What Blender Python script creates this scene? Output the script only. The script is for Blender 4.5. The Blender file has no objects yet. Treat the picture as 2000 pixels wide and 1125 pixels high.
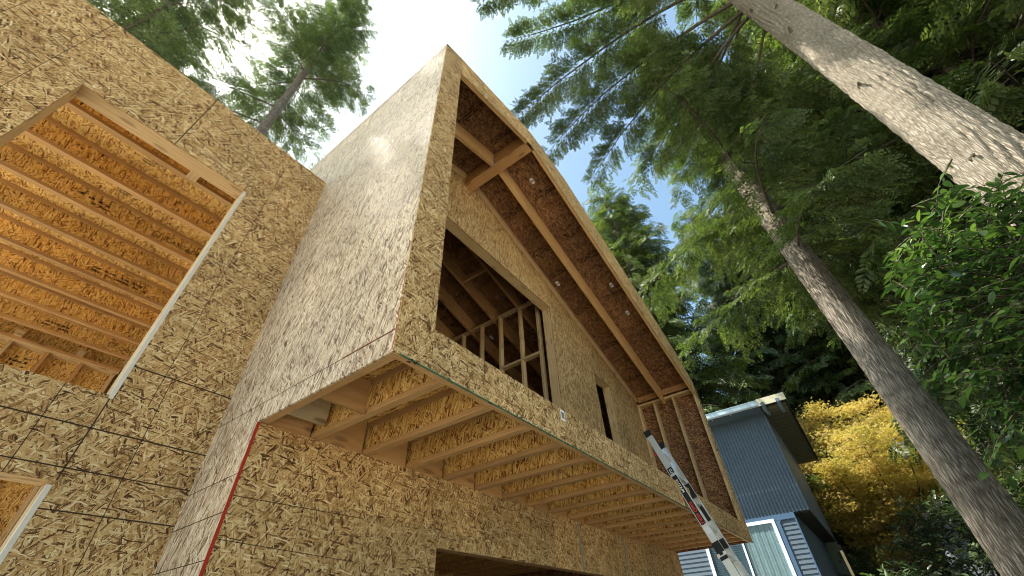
import bpy, math, random
import numpy as np
from mathutils import Vector, Matrix
R = math.radians
random.seed(7); rng = np.random.default_rng(11)
S = bpy.context.scene
col = S.collection

# ---------------------------------------------------------------- camera
CAM = Vector((-1.0029, -1.3980, -1.0620))
GZ = -2.66                                   # ground level
cr = [[0.596864714671026, -0.8012826825776589, -0.041213770188185624],
      [0.510263138339877, 0.41872589855496356, -0.7511991423922673],
      [0.6191801369813268, 0.42733439406603785, 0.658787730316828]]
cam = bpy.data.cameras.new('camera'); co = bpy.data.objects.new('camera', cam); col.objects.link(co)
M = Matrix(((cr[0][0], -cr[1][0], -cr[2][0], CAM.x), (cr[0][1], -cr[1][1], -cr[2][1], CAM.y),
            (cr[0][2], -cr[1][2], -cr[2][2], CAM.z), (0, 0, 0, 1)))
co.matrix_world = M
cam.lens = 36 * 798.4 / 2000; cam.sensor_width = 36; cam.clip_start = .02; cam.clip_end = 2000
S.camera = co

# ---------------------------------------------------------------- sky and sun
SUN = Vector((-.228, .465, .855)).normalized()
el = math.asin(SUN.z); azi = math.atan2(SUN.x, SUN.y)
w = bpy.data.worlds.new('World'); S.world = w; w.use_nodes = True
nt = w.node_tree
sky = nt.nodes.new('ShaderNodeTexSky'); sky.sky_type = 'NISHITA'; sky.sun_disc = False
sky.sun_elevation = el; sky.sun_rotation = azi; sky.air_density = 1.0; sky.dust_density = 2.0; sky.ozone_density = 1.0
bg = nt.nodes['Background']; bg.inputs[1].default_value = 0.115
tint = nt.nodes.new('ShaderNodeMix'); tint.data_type = 'RGBA'; tint.blend_type = 'MULTIPLY'; tint.inputs[0].default_value = 1
nt.links.new(sky.outputs[0], tint.inputs[6]); tint.inputs[7].default_value = (.97, 1.09, .96, 1); nt.links.new(tint.outputs[2], bg.inputs[0])
sl = bpy.data.lights.new('sun', 'SUN'); sl.energy = 5.0; sl.angle = R(.53); sl.color = (1, .93, .82)
so = bpy.data.objects.new('sun', sl); col.objects.link(so)
so.rotation_euler = SUN.to_track_quat('Z', 'Y').to_euler(); so.location = (0, 0, 30)
S.view_settings.view_transform = 'Standard'; S.view_settings.look = 'None'
S.view_settings.exposure = 1.53; S.view_settings.gamma = 1
try:
    S.cycles.filter_width = 1.0; S.cycles.use_denoising = True; S.cycles.max_bounces = 8; S.cycles.diffuse_bounces = 5
    S.cycles.transparent_max_bounces = 16
except Exception: pass

# ---------------------------------------------------------------- material helpers
class NT:
    def __init__(s, name):
        s.m = bpy.data.materials.new(name); s.m.use_nodes = True
        s.t = s.m.node_tree; s.b = s.t.nodes['Principled BSDF']
    def n(s, typ, ins=None, **kw):
        nd = s.t.nodes.new('ShaderNode' + typ)
        for k, v in kw.items(): setattr(nd, k, v)
        for k, v in (ins or {}).items():
            if isinstance(v, bpy.types.NodeSocket): s.t.links.new(v, nd.inputs[k])
            else: nd.inputs[k].default_value = v
        return nd
    def math(s, op, a, b=0.0, c=None):
        ins = {0: a, 1: b}
        if c is not None: ins[2] = c
        return s.n('Math', ins, operation=op).outputs[0]
    def link(s, a, b): s.t.links.new(a, b)
    def ramp(s, fac, stops, interp='LINEAR'):
        r = s.n('ValToRGB', {0: fac}); e = r.color_ramp; e.interpolation = interp
        while len(e.elements) > 1: e.elements.remove(e.elements[-1])
        e.elements[0].position = stops[0][0]; e.elements[0].color = (*stops[0][1], 1)
        for p, c in stops[1:]:
            x = e.elements.new(p); x.color = (*c, 1)
        return r.outputs[0]
    def mix(s, f, a, b, mode='MIX'):
        nd = s.n('Mix', data_type='RGBA', blend_type=mode)
        for i, v in ((0, f), (6, a), (7, b)):
            if isinstance(v, bpy.types.NodeSocket): s.link(v, nd.inputs[i])
            elif i: nd.inputs[i].default_value = (*v, 1) if len(v) == 3 else v
            else: nd.inputs[i].default_value = v
        return nd.outputs[2]

def osb(name, pal, angles, length=.085, width=.017, rough=.75, spec=.25, bump=.35, grain=.5, stain=.25, tint=None):
    k = NT(name)
    tc = k.n('TexCoord').outputs['UV']
    oi = k.n('ObjectInfo').outputs['Random']
    off = k.n('CombineXYZ', {0: k.math('MULTIPLY', oi, 37.0), 1: k.math('MULTIPLY', oi, 17.0)}).outputs[0]
    uv0 = k.n('VectorMath', {0: tc, 1: off}, operation='ADD').outputs[0]
    wn = k.n('TexNoise', {'Vector': uv0, 'Scale': 16.0, 'Detail': 2.0}, noise_dimensions='2D')
    wv = k.n('VectorMath', {0: wn.outputs['Color'], 1: (-.5, -.5, -.5)}, operation='ADD').outputs[0]
    wv = k.n('VectorMath', {0: wv, 'Scale': .022}, operation='SCALE').outputs[0]
    uv = k.n('VectorMath', {0: uv0, 1: wv}, operation='ADD').outputs[0]
    val = None; h = None
    for i, a in enumerate(angles):
        L = length * (1.25 if i < 2 else .8 + .1 * (i % 3)); W = width * (1.4 if i < 2 else .75 + .12 * (i % 4))
        mp = k.n('Mapping', {'Vector': uv, 'Location': (i * 3.7, i * 1.9, 0), 'Rotation': (0, 0, R(a))}).outputs[0]
        sc = k.n('VectorMath', {0: mp, 1: (1 / L, 1 / W, 0)}, operation='MULTIPLY').outputs[0]
        vo = k.n('TexVoronoi', {'Vector': sc, 'Scale': 1.0, 'Randomness': 1.0}, voronoi_dimensions='2D', feature='F1')
        sep = k.n('SeparateColor', {0: vo.outputs['Color']})
        r, g = sep.outputs[0], sep.outputs[1]
        gsc = k.n('VectorMath', {0: mp, 1: (14, 210, 0)}, operation='MULTIPLY').outputs[0]
        gn = k.n('TexNoise', {'Vector': gsc, 'Scale': 1.0, 'Detail': 1.5, 'Roughness': .6}, noise_dimensions='2D').outputs[0]
        gv = k.math('MULTIPLY_ADD', k.math('SUBTRACT', gn, .5), grain, r)
        # darker rim at the strand border, like the little shadow under a flake
        ed = k.math('MULTIPLY', k.math('SMOOTH_MIN', k.math('SUBTRACT', .62, vo.outputs['Distance']), .22, .12), 1.0)
        gv = k.math('ADD', gv, k.math('MULTIPLY', k.math('SUBTRACT', ed, .22), .55))
        if val is None: val = gv; h = g
        else:
            mk = k.math('LESS_THAN', g, (.46, .40, .44, .33, .40, .30, .36, .28, .22)[i - 1])
            m1 = k.n('Mix', {0: mk, 2: val, 3: gv}, data_type='FLOAT'); val = m1.outputs[0]
            m2 = k.n('Mix', {0: mk, 2: h, 3: k.math('ADD', r, i * .12)}, data_type='FLOAT'); h = m2.outputs[0]
    c = k.ramp(val, pal)
    fl = k.n('VectorMath', {0: k.n('VectorMath', {0: uv0, 1: (1 / 1.22, 1 / 2.44, 0)}, operation='MULTIPLY').outputs[0]}, operation='FLOOR').outputs[0]
    pv = k.math('MULTIPLY_ADD', k.n('TexWhiteNoise', {'Vector': fl}, noise_dimensions='2D').outputs[0], .26, .86)
    c = k.mix(1.0, c, k.n('CombineColor', {0: pv, 1: k.math('MULTIPLY_ADD', pv, .9, .1), 2: k.math('MULTIPLY_ADD', pv, .8, .2)}).outputs[0], 'MULTIPLY')
    st = k.n('TexNoise', {'Vector': uv0, 'Scale': 1.7, 'Detail': 3.0}, noise_dimensions='2D').outputs[0]
    sm = k.math('MULTIPLY_ADD', st, stain * 2, 1 - stain)
    c = k.mix(1.0, c, k.n('CombineColor', {0: sm, 1: sm, 2: sm}).outputs[0], 'MULTIPLY')
    k.link(c, k.b.inputs['Base Color'])
    k.link(k.math('MULTIPLY_ADD', h, .25, rough - .12), k.b.inputs['Roughness'])
    k.b.inputs['Specular IOR Level'].default_value = spec
    bp = k.n('Bump', {'Strength': bump, 'Distance': .002, 'Height': k.math('ADD', val, k.math('MULTIPLY', h, .6))})
    k.link(bp.outputs[0], k.b.inputs['Normal'])
    return k.m

PAL = [(0, (.065, .027, .009)), (.08, (.17, .084, .03)), (.22, (.32, .175, .062)), (.42, (.445, .265, .103)), (.62, (.535, .35, .15)), (.85, (.63, .455, .22)), (1, (.75, .59, .335))]
m_osb = osb('osb_rough_face', PAL, (82, 24, 112, 48, 141, 96, 171, 66, 125, 8), length=.07, width=.0085, grain=.65)
m_osb2 = osb('osb_fine_face', PAL, (88, 15, 115, 54, 143, 78, 30, 100), length=.06, width=.0075, grain=.65)
PAL_S = [(0, (.11, .06, .03)), (.10, (.30, .19, .11)), (.3, (.48, .35, .22)), (.6, (.60, .47, .32)), (1, (.74, .64, .48))]
m_side = osb('osb_screened_face', PAL_S, (94, 70, 112, 84, 52, 100, 130, 75), length=.075, width=.010, rough=.45, spec=.5, bump=.5, grain=.9, stain=.2)
PAL_W = [(0, (.12, .045, .012)), (.10, (.33, .15, .035)), (.3, (.56, .31, .075)), (.6, (.74, .46, .14)), (1, (.86, .64, .28))]
m_web = osb('osb_warm_web', PAL_W, (70, 120, 95, 48, 142, 80), length=.07, width=.010, stain=.15)
m_deck = osb('osb_room_deck', PAL_W, (80, 20, 120, 150, 50, 95), length=.06, width=.010, stain=.2)
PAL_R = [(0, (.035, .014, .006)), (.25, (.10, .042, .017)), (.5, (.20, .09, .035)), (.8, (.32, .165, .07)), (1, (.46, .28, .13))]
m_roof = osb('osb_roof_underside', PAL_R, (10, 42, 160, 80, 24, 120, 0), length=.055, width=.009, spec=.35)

def lumber(name, pal, knots=.5, rough=.7, ring=26):
    k = NT(name)
    tc = k.n('TexCoord').outputs['UV']; oi = k.n('ObjectInfo').outputs['Random']
    off = k.n('CombineXYZ', {0: k.math('MULTIPLY', oi, 31.0), 1: k.math('MULTIPLY', oi, 13.0)}).outputs[0]
    uv = k.n('VectorMath', {0: tc, 1: off}, operation='ADD').outputs[0]
    wob = k.n('TexNoise', {'Vector': k.n('VectorMath', {0: uv, 1: (1.5, 5, 1)}, operation='MULTIPLY').outputs[0], 'Scale': 1.0, 'Detail': 1.0}).outputs[0]
    sep = k.n('SeparateXYZ', {0: uv})
    v = k.math('ADD', k.math('MULTIPLY', sep.outputs[1], ring), k.math('MULTIPLY', wob, 3.5))
    wv = k.math('MULTIPLY_ADD', k.math('SINE', k.math('MULTIPLY', v, 6.28)), .5, .5)
    fine = k.n('TexNoise', {'Vector': k.n('VectorMath', {0: uv, 1: (6, 260, 1)}, operation='MULTIPLY').outputs[0], 'Scale': 1.0, 'Detail': 2.0}).outputs[0]
    blot = k.n('TexNoise', {'Vector': uv, 'Scale': 2.2, 'Detail': 2.0}).outputs[0]
    f = k.math('ADD', k.math('MULTIPLY', wv, .13), k.math('ADD', k.math('MULTIPLY', fine, .55), k.math('MULTIPLY', blot, .35)))
    c = k.ramp(f, pal)
    kn = k.n('TexVoronoi', {'Vector': k.n('VectorMath', {0: uv, 1: (2.3, 7, 1)}, operation='MULTIPLY').outputs[0], 'Scale': 1.0}, voronoi_dimensions='2D')
    kmask = k.ramp(kn.outputs['Distance'], [(0, (1, 1, 1)), (.10, (.8, .8, .8)), (.16, (0, 0, 0))])
    c = k.mix(k.math('MULTIPLY', kmask, knots), c, (.12, .06, .025))
    hs = k.n('HueSaturation', {'Value': k.math('MULTIPLY_ADD', oi, .35, .82), 'Color': c})
    k.link(hs.outputs[0], k.b.inputs['Base Color']); k.b.inputs['Roughness'].default_value = rough
    k.b.inputs['Specular IOR Level'].default_value = .3
    bp = k.n('Bump', {'Strength': .2, 'Distance': .001, 'Height': f}); k.link(bp.outputs[0], k.b.inputs['Normal'])
    return k.m
m_pine = lumber('pine_lumber', [(.2, (.34, .21, .09)), (.5, (.52, .36, .18)), (.8, (.66, .50, .29))])
m_fir = lumber('fir_lumber', [(.2, (.26, .12, .045)), (.5, (.44, .235, .09)), (.8, (.56, .34, .15))], .6)
m_flange = lumber('lvl_flange', [(.2, (.30, .15, .055)), (.5, (.46, .27, .11)), (.8, (.62, .42, .20))], .15, ring=60)
m_ply = lumber('plywood', [(.2, (.30, .15, .05)), (.5, (.44, .25, .095)), (.8, (.54, .33, .14))], .5, ring=8)
m_pale = lumber('pale_board', [(.2, (.38, .28, .15)), (.5, (.54, .42, .25)), (.8, (.64, .54, .36))], .7, ring=12)

def plain(name, c, rough=.6, spec=.4, metal=0, noise=.15, scale=6, bump=0, grime=None):
    k = NT(name)
    g = k.n('TexCoord').outputs['Object']
    nz = k.n('TexNoise', {'Vector': g, 'Scale': scale, 'Detail': 5.0, 'Roughness': .6}).outputs[0]
    f = k.math('MULTIPLY_ADD', nz, noise * 2, 1 - noise)
    cc = k.mix(1.0, c, k.n('CombineColor', {0: f, 1: f, 2: f}).outputs[0], 'MULTIPLY')
    if grime:
        n2 = k.n('TexNoise', {'Vector': g, 'Scale': scale * .35, 'Detail': 6.0, 'Roughness': .7}).outputs[0]
        cc = k.mix(k.ramp(n2, [(.48, (0, 0, 0)), (.72, (.7, .7, .7))]), cc, grime)
    k.link(cc, k.b.inputs['Base Color'])
    k.b.inputs['Roughness'].default_value = rough; k.b.inputs['Specular IOR Level'].default_value = spec
    k.b.inputs['Metallic'].default_value = metal
    if bump:
        bp = k.n('Bump', {'Strength': bump, 'Distance': .004, 'Height': nz}); k.link(bp.outputs[0], k.b.inputs['Normal'])
    return k.m
m_ink = plain('ink_line', (.045, .03, .018), .9, .1)
m_gap = plain('panel_gap', (.015, .009, .005), .9, .05)
m_red = plain('red_edge_paint', (.34, .03, .012), .7, .2)
m_green = plain('green_edge_paint', (.012, .12, .075), .7, .2)
m_white = plain('white_flashing', (.55, .50, .42), .55, .3, scale=30)
m_label = plain('white_label', (.8, .8, .8), .5, .3, noise=.03)
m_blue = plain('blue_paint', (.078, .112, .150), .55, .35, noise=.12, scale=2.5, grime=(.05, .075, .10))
m_trimw = plain('white_trim', (.62, .76, .88), .45, .4, noise=.05)
m_cream = plain('cream_trim', (.55, .52, .38), .6, .3, noise=.1)
m_alum = plain('aluminium', (.74, .74, .70), .38, .5, .55, noise=.10, scale=18)
m_black = plain('black_plastic', (.012, .012, .013), .5, .4)
m_gutter = plain('gutter_metal', (.45, .56, .62), .35, .5, .2, noise=.08)
m_soffit = plain('soffit_board', (.11, .11, .075), .7, .2)
m_dark = plain('dark_paint_and_shade', (.02, .022, .02), .8, .2)  # dark roof and barge board; on the overhang soffit it stands for shade
m_greygreen = plain('grey_green_paint', (.16, .19, .16), .7, .2)
m_steel = plain('galvanised', (.5, .5, .52), .35, .5, .7)
m_conc = plain('bounce_concrete', (.62, .58, .50), .9, .2, noise=.12, scale=3, bump=.2)
m_ground = plain('gravel_dirt', (.40, .36, .29), .95, .15, noise=.35, scale=12, bump=.6)
m_redpl = plain('red_plastic', (.6, .03, .02), .45, .4)

# ---------------------------------------------------------------- mesh builder
class MB:
    def __init__(s): s.v = []; s.f = []; s.u = []; s.m = []
    def poly(s, pts, uvs, m=0):
        i = len(s.v); s.v += [tuple(p) for p in pts]; s.f.append(tuple(range(i, i + len(pts)))); s.u += [tuple(a) for a in uvs]; s.m.append(m)
    def box(s, x0, x1, y0, y1, z0, z1, m=0, long=False, mat=None, off=None, md=None):
        if off is None: off = (random.random() * 7, random.random() * 7) if long else (0, 0)
        d = (x1 - x0, y1 - y0, z1 - z0); la = d.index(max(d)) if long else None
        P = [(x0, y0, z0), (x1, y0, z0), (x1, y1, z0), (x0, y1, z0), (x0, y0, z1), (x1, y0, z1), (x1, y1, z1), (x0, y1, z1)]
        for q, a, b in (((0, 1, 5, 4), 0, 2), ((2, 3, 7, 6), 0, 2), ((3, 0, 4, 7), 1, 2), ((1, 2, 6, 5), 1, 2), ((4, 5, 6, 7), 0, 1), ((3, 2, 1, 0), 0, 1)):
            if long and la == b: a, b = b, a
            pts = [P[j] for j in q]; uv = [(p[a] + off[0], p[b] + off[1] + (.13 * b)) for p in pts]
            if mat is not None: pts = [mat @ Vector(p) for p in pts]
            s.poly(pts, uv, m)
        return s
    def bar(s, p0, p1, wd, ht, m=0, up=(0, 0, 1)):
        p0, p1 = Vector(p0), Vector(p1); x = (p1 - p0); L = x.length; x.normalize()
        y = Vector(up).cross(x).normalized(); z = x.cross(y)
        mt = Matrix(((x.x, y.x, z.x, p0.x), (x.y, y.y, z.y, p0.y), (x.z, y.z, z.z, p0.z), (0, 0, 0, 1)))
        return s.box(0, L, -wd / 2, wd / 2, -ht / 2, ht / 2, m, True, mt)
    def prism(s, pts, a0, a1, axis, m=0, off=(0, 0), me=None):
        # pts: 2D polygon; axis 1 -> (x,z) extruded in y ; axis 0 -> (y,z) extruded in x
        def P(q, a): return (q[0], a, q[1]) if axis == 1 else (a, q[0], q[1])
        me = m if me is None else me
        s.poly([P(q, a0) for q in pts], [(q[0] + off[0], q[1] + off[1]) for q in pts], m)
        s.poly([P(q, a1) for q in reversed(pts)], [(q[0] + off[0], q[1] + off[1]) for q in reversed(pts)], m)
        n = len(pts)
        for i in range(n):
            p, q = pts[i], pts[(i + 1) % n]; L = math.dist(p, q)
            s.poly([P(q, a0), P(p, a0), P(p, a1), P(q, a1)], [(L, 0), (0, 0), (0, a1 - a0), (L, a1 - a0)], me)
        return s
    def line(s, p, q, wd, plane, c, m=1):
        # thin inked line just proud of a wall: plane 'x' or 'y' at coordinate c (already proud)
        p = Vector(p); q = Vector(q); d = (q - p).normalized(); n = Vector((-d.y, d.x)) * wd / 2
        a = [p - n, q - n, q + n, p + n]
        P = (lambda t: (t[0], c, t[1])) if plane == 'y' else (lambda t: (c, t[0], t[1]))
        s.poly([P(t) for t in a], [(0, 0)] * 4, m); return s
    def tube(s, pts, rad, sides=8, m=0, cap=True):
        pts = [Vector(p) for p in pts]; n = len(pts)
        if not hasattr(rad, '__len__'): rad = [rad] * n
        base = len(s.v); x = None; acc = 0
        for i, p in enumerate(pts):
            d = (pts[min(i + 1, n - 1)] - pts[max(i - 1, 0)]).normalized()
            if x is None: x = d.orthogonal().normalized()
            else: x = (x - d * x.dot(d)).normalized()
            y = d.cross(x)
            for k in range(sides):
                a = 2 * math.pi * k / sides
                s.v.append(tuple(p + (x * math.cos(a) + y * math.sin(a)) * rad[i]))
        for i in range(n - 1):
            L = (pts[i + 1] - pts[i]).length
            for k in range(sides):
                k2 = (k + 1) % sides; c = 2 * math.pi * rad[i] / sides
                s.f.append((base + i * sides + k, base + i * sides + k2, base + (i + 1) * sides + k2, base + (i + 1) * sides + k))
                s.u += [(acc, k * c), (acc, (k + 1) * c), (acc + L, (k + 1) * c), (acc + L, k * c)]; s.m.append(m)
            acc += L
        if cap:
            for r, rev in ((0, True), (n - 1, False)):
                idx = [base + r * sides + k for k in range(sides)]
                if rev: idx.reverse()
                s.f.append(tuple(idx)); s.u += [(0, 0)] * sides; s.m.append(m)
        return s
    def build(s, name, mats, parent=None, smooth=False, loc=None, recalc=True):
        me = bpy.data.meshes.new(name); me.from_pydata(s.v, [], s.f)
        ul = me.uv_layers.new(name='UVMap'); ul.data.foreach_set('uv', np.array(s.u, dtype=np.float32).ravel())
        if not isinstance(mats, (list, tuple)): mats = [mats]
        for x in mats: me.materials.append(x)
        me.polygons.foreach_set('material_index', np.array(s.m, dtype=np.int32))
        if smooth: me.polygons.foreach_set('use_smooth', np.ones(len(s.f), dtype=bool))
        me.update()
        o = bpy.data.objects.new(name, me); col.objects.link(o)
        if parent: o.parent = parent
        if loc: o.location = loc
        return o

def tag(o, label=None, cat=None, group=None, kind=None):
    if label: o['label'] = label
    if cat: o['category'] = cat
    if group: o['group'] = group
    if kind: o['kind'] = kind
    return o
def thing(name, label, cat, loc=(0, 0, 0), group=None):
    o = bpy.data.objects.new(name, None); col.objects.link(o); o.location = loc; o.empty_display_size = .2
    return tag(o, label, cat, group)
def copy_part(o, parent, dloc=(0, 0, 0)):
    c = o.copy(); col.objects.link(c); c.parent = parent; c.location = Vector(o.location) + Vector(dloc)
    for ch in o.children:
        d = ch.copy(); col.objects.link(d); d.parent = c
    return c
def text(name, body, size, mat, origin, xdir, ydir, parent, thick=.0006, bold=0):
    cu = bpy.data.curves.new(name, 'FONT'); cu.body = body; cu.size = size; cu.extrude = thick; cu.offset = bold
    t = bpy.data.objects.new(name, cu); col.objects.link(t)
    dg = bpy.context.evaluated_depsgraph_get(); me = bpy.data.meshes.new_from_object(t.evaluated_get(dg))
    bpy.data.objects.remove(t); me.materials.clear(); me.materials.append(mat)
    o = bpy.data.objects.new(name, me); col.objects.link(o)
    x = Vector(xdir).normalized(); y = Vector(ydir).normalized(); z = x.cross(y); p = Vector(origin)
    mt = Matrix(((x.x, y.x, z.x, p.x), (x.y, y.y, z.y, p.y), (x.z, y.z, z.z, p.z), (0, 0, 0, 1)))
    o.matrix_local = mt
    if parent: o.parent = parent; o.matrix_local = mt
    return o

# ---------------------------------------------------------------- ground
g = MB(); g.poly([(-400, -400, GZ), (400, -400, GZ), (400, 400, GZ), (-400, 400, GZ)], [(0, 0), (1, 0), (1, 1), (0, 1)])
tag(g.build('ground', m_ground), kind='structure')

# ================================================================ the unfinished house
D, D2, W, T = 1.17, 1.755, 7.17, .012
HY = 8.2          # back of the gabled wing
RX, RZ = 1.70, 4.50   # ridge: deck underside
def zd(x): return RZ - .331 * (x - RX) if x > RX else RZ - .331 * (RX - x)
house = thing('unfinished_house', 'unfinished two storey house of bare strand board with a gabled overhanging upper floor', 'house', (0, 0, GZ))
house_inv = Matrix.Translation((0, 0, -GZ))
def hp(mb, name, mats, smooth=False, parent=None):
    o = mb.build(name, mats, parent or house, smooth)
    if parent is None: o.location = (0, 0, -GZ)
    return o
MO = [m_osb, m_ink, m_gap]

# --- left wall (y = D2), two window openings
wl = MB(); X0 = -4.6
WX0, WX1, WZ0, WZ1 = -1.785, -.605, .135, 2.145
SX0, SX1, SZ0, SZ1 = -1.785, -.62, -1.55, -.335
HT = 2.95
ZT = zd(0) + .09
for (a, b, c, d) in ((X0, WX0, GZ, HT), (WX1, 0, GZ, HT), (WX0, WX1, WZ1, HT), (WX0, WX1, SZ1, WZ0), (WX0, SX1, GZ, SZ0)):
    wl.box(a, b, D2, D2 + T, c, d, off=(0, 0))
wl.box(SX1, WX1, D2, D2 + T, GZ, SZ1)
c = D2 - .0012
for (p, q, wd) in [((-1.18, WZ1), (-1.18, HT), .007), ((-1.40, 2.5), (-1.38, HT), .003), ((-.78, WZ1), (-.77, HT), .0035), ((-.61, WZ1), (-.60, HT), .003),
                   ((-.415, .13), (-.42, HT), .004), ((-.2, 2.2), (-.2, HT), .0025),
                   ((X0, 2.50), (0, 2.50), .0035), ((X0, 2.80), (0, 2.79), .003), ((X0, 2.22), (WX0, 2.22), .003), ((-1.18, 2.23), (0, 2.24), .004),
                   ((-1.98, 1.6), (-1.98, HT), .0035), ((-2.3, 1.6), (-2.3, HT), .003), ((X0, 1.73), (WX0, 1.73), .003),
                   ((WX1, 1.725), (0, 1.73), .003), ((WX1, 1.51), (0, 1.51), .003), ((WX1, 1.33), (0, 1.33), .004),
                   ((WX1, .335), (0, .335), .008), ((X0, -.055), (0, -.06), .0075), ((X0, -.27), (0, -.27), .0065), ((SX1, -.46), (0, -.46), .0065),
                   ((-.37, .33), (-.30, -1.5), .004), ((-.81, .13), (-.80, -.33), .004), ((-.60, .12), (-.60, -.33), .0065), ((-.12, -.46), (-.12, -.9), .002),
                   ((SX1, -.9), (0, -.9), .005), ((SX1, -1.4), (0, -1.4), .005)]:
    wl.line(p, q, wd, 'y', c)
hp(wl, 'left_wall_sheathing', MO)
# framing round the windows
def lum(name, x0, x1, y0, y1, z0, z1, mat=m_pine, parent=None):
    m = MB(); m.box(x0, x1, y0, y1, z0, z1, 0, True); return hp(m, name, mat, parent=parent)
FY0, FY1 = D2 + T + .001, D2 + .165
e = .004
lum('window_header', WX0 - .1, WX1 + .1, FY0, FY1, WZ1 + e, WZ1 + .24)
lum('window_jamb', WX0 - .045, WX0 + .0, FY0, FY1, WZ0 - .04, WZ1)
jm = lum('window_jamb', WX1 + .0, WX1 + .045, FY0 + .05, FY1, WZ0 - .04, WZ1)
ws = MB(); ws.box(WX1 - .004, WX1 + .018, D2 - .002, D2 + .034, WZ0 - .02, WZ1 - .02, 0, True); o = hp(ws, 'window_flashing', m_white)
lum('window_sill', WX0, WX1, FY0, FY1, WZ0 - .045, WZ0 - .004)
lum('window_header', SX0 - .1, SX1 + .1, FY0, FY1, SZ1 + e, SZ1 + .2)
lum('window_jamb', SX1, SX1 + .045, FY0 + .03, FY1, SZ0, SZ1)
ws = MB(); ws.box(SX1 - .004, SX1 + .018, D2 - .002, D2 + .03, SZ0, SZ1 - .02, 0, True); hp(ws, 'window_flashing', m_white)
for x in (-2.3, -2.7, -3.1, -3.5, -3.9): lum('wall_stud', x, x + .04, FY0, FY1, GZ + .05, 2.86)
for x in (-.2, -.45): lum('wall_stud', x, x + .04, FY0 + .003, FY1, GZ + .05, 2.86)
lum('top_plate', X0, -.01, FY0, FY1, 2.87, 2.91)

# --- room behind the left wall: ceiling joists, deck, far wall
def stamp(m, cx, cy, z, w_, h_, seed, face='deck', lines=5, mi=1):
    r = random.Random(seed)
    for j in range(lines):
        t = 0
        while t < w_:
            L = r.uniform(.006, .03)
            if r.random() < .72:
                a0, a1 = t, min(t + L, w_); b = (j + .25) * h_ / lines; bb = b + h_ / lines * r.uniform(.35, .65)
                if face == 'deck': pts = [(cx + a0, cy + b, z), (cx + a0, cy + bb, z), (cx + a1, cy + bb, z), (cx + a1, cy + b, z)]
                elif face == 'slope': pts = [(cx + b, cy + a0, zd(cx + b) - z), (cx + b, cy + a1, zd(cx + b) - z), (cx + bb, cy + a1, zd(cx + bb) - z), (cx + bb, cy + a0, zd(cx + bb) - z)]
                else: pts = [(cx + a0, cy, z + b), (cx + a1, cy, z + b), (cx + a1, cy, z + bb), (cx + a0, cy, z + bb)]
                m.poly(pts, [(0, 0)] * 4, mi)
            t += L + r.uniform(.002, .01)
RX0 = -2.35  # ceiling ends here; the unseen side stays open to let sun in
def ijoist_x(y, z0, zt, xa, xb, marks=()):
    m = MB(); ff = .038
    m.box(xa, xb, y + .026, y + .037, z0 + ff, zt - ff)
    for q_ in marks: stamp(m, *q_, face='web', lines=2)
    o = hp(m, 'ceiling_joist', [m_web, m_ink])
    for za, zb in ((z0, z0 + ff), (zt - ff + .0005, zt)):
        f = MB(); f.box(xa, xb, y, y + .063, za, zb, 0, True); f.build('flange', m_flange, o)
    return o
JY = [2.50 + .605 * i for i in range(8)]
joists = []
JM = {2: (-1.6,), 4: (-1.1, -.8), 7: (-1.15,)}
for i_, y in enumerate(JY): joists.append(ijoist_x(y, 2.62, 2.905, RX0, -.015, [(x, y + .0245, 2.70, .3, .10, 30 + i_) for x in JM.get(i_, ())]))
dk = MB(); dk.box(RX0, -.014, D2 + .02, 7.1, 2.907, 2.925)
stamp(dk, -1.35, 2.80, 2.9055, .20, .16, 1); stamp(dk, -1.38, 3.42, 2.9055, .20, .16, 2); stamp(dk, -1.34, 4.02, 2.9055, .17, .13, 3)
stamp(dk, -.95, 5.3, 2.9055, .22, .12, 4); stamp(dk, -.75, 5.9, 2.9055, .22, .12, 5)
hp(dk, 'roof_deck', [m_deck, m_ink])
for (x, y, s_) in ((-.88, JY[2] + .024, .085), (-.36, JY[7] + .024, .085)):
    text('printed_lettering', 'CASCADE', s_, m_ink, (x + .13, y, 2.72), (1, 0, 0), (0, 0, 1), house).location.z -= 0
    m = MB()
    for a, b, c_, d_ in ((0, .075, 0, .008), (0, .075, .067, .075), (0, .008, 0, .075), (.067, .075, 0, .075), (.02, .055, .03, .038)):
        m.box(x + a, x + b, y - .0008, y, 2.715 + c_, 2.715 + d_)
    hp(m, 'printed_square', m_ink)
for t in [o for o in bpy.data.objects if o.name.startswith('printed_lettering')]: t.location.z -= GZ
# blocks over the window wall
lum('blocking', -.99, -.90, FY1 + .002, JY[0] - .002, 2.60, 2.72)
rb = MB(); rb.box(RX0, -.015, FY1 - .03, FY1, 2.46, 2.86); hp(rb, 'rim_board', m_web)
# far wall
FW = 7.0
o = lum('top_plate', -4.6, -.015, FW, FW + .14, 2.46, 2.50); lum('top_plate', -4.6, -.015, FW, FW + .14, 2.501, 2.54, m_fir)
for x in (-1.30, -.60): lum('blocking', x, x + .09, FW - .04, FW + .1, 2.541, 2.618)
for i, x in enumerate([-.06, -.47, -.87, -1.27, -1.68, -2.08, -2.49, -2.9]): lum('wall_stud', x - .02, x + .02, FW + .001, FW + .139, GZ + .04, 2.459, m_fir if i % 3 else m_pine)
fw = MB(); fw.box(-2.6, -.0, FW + .142, FW + .154, GZ, 2.9); stamp(fw, -1.16, FW + .1405, 2.0, .20, .36, 9, face='web', lines=6)
hp(fw, 'far_wall_sheathing', [m_deck, m_ink])
sl_ = MB(); sl_.box(-9.5, -.01, D2 + .02, 9.0, GZ, GZ + .03); hp(sl_, 'bounce_slab', m_conc)  # unseen pale slab, added and widened to bounce sunlight into the room

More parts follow.
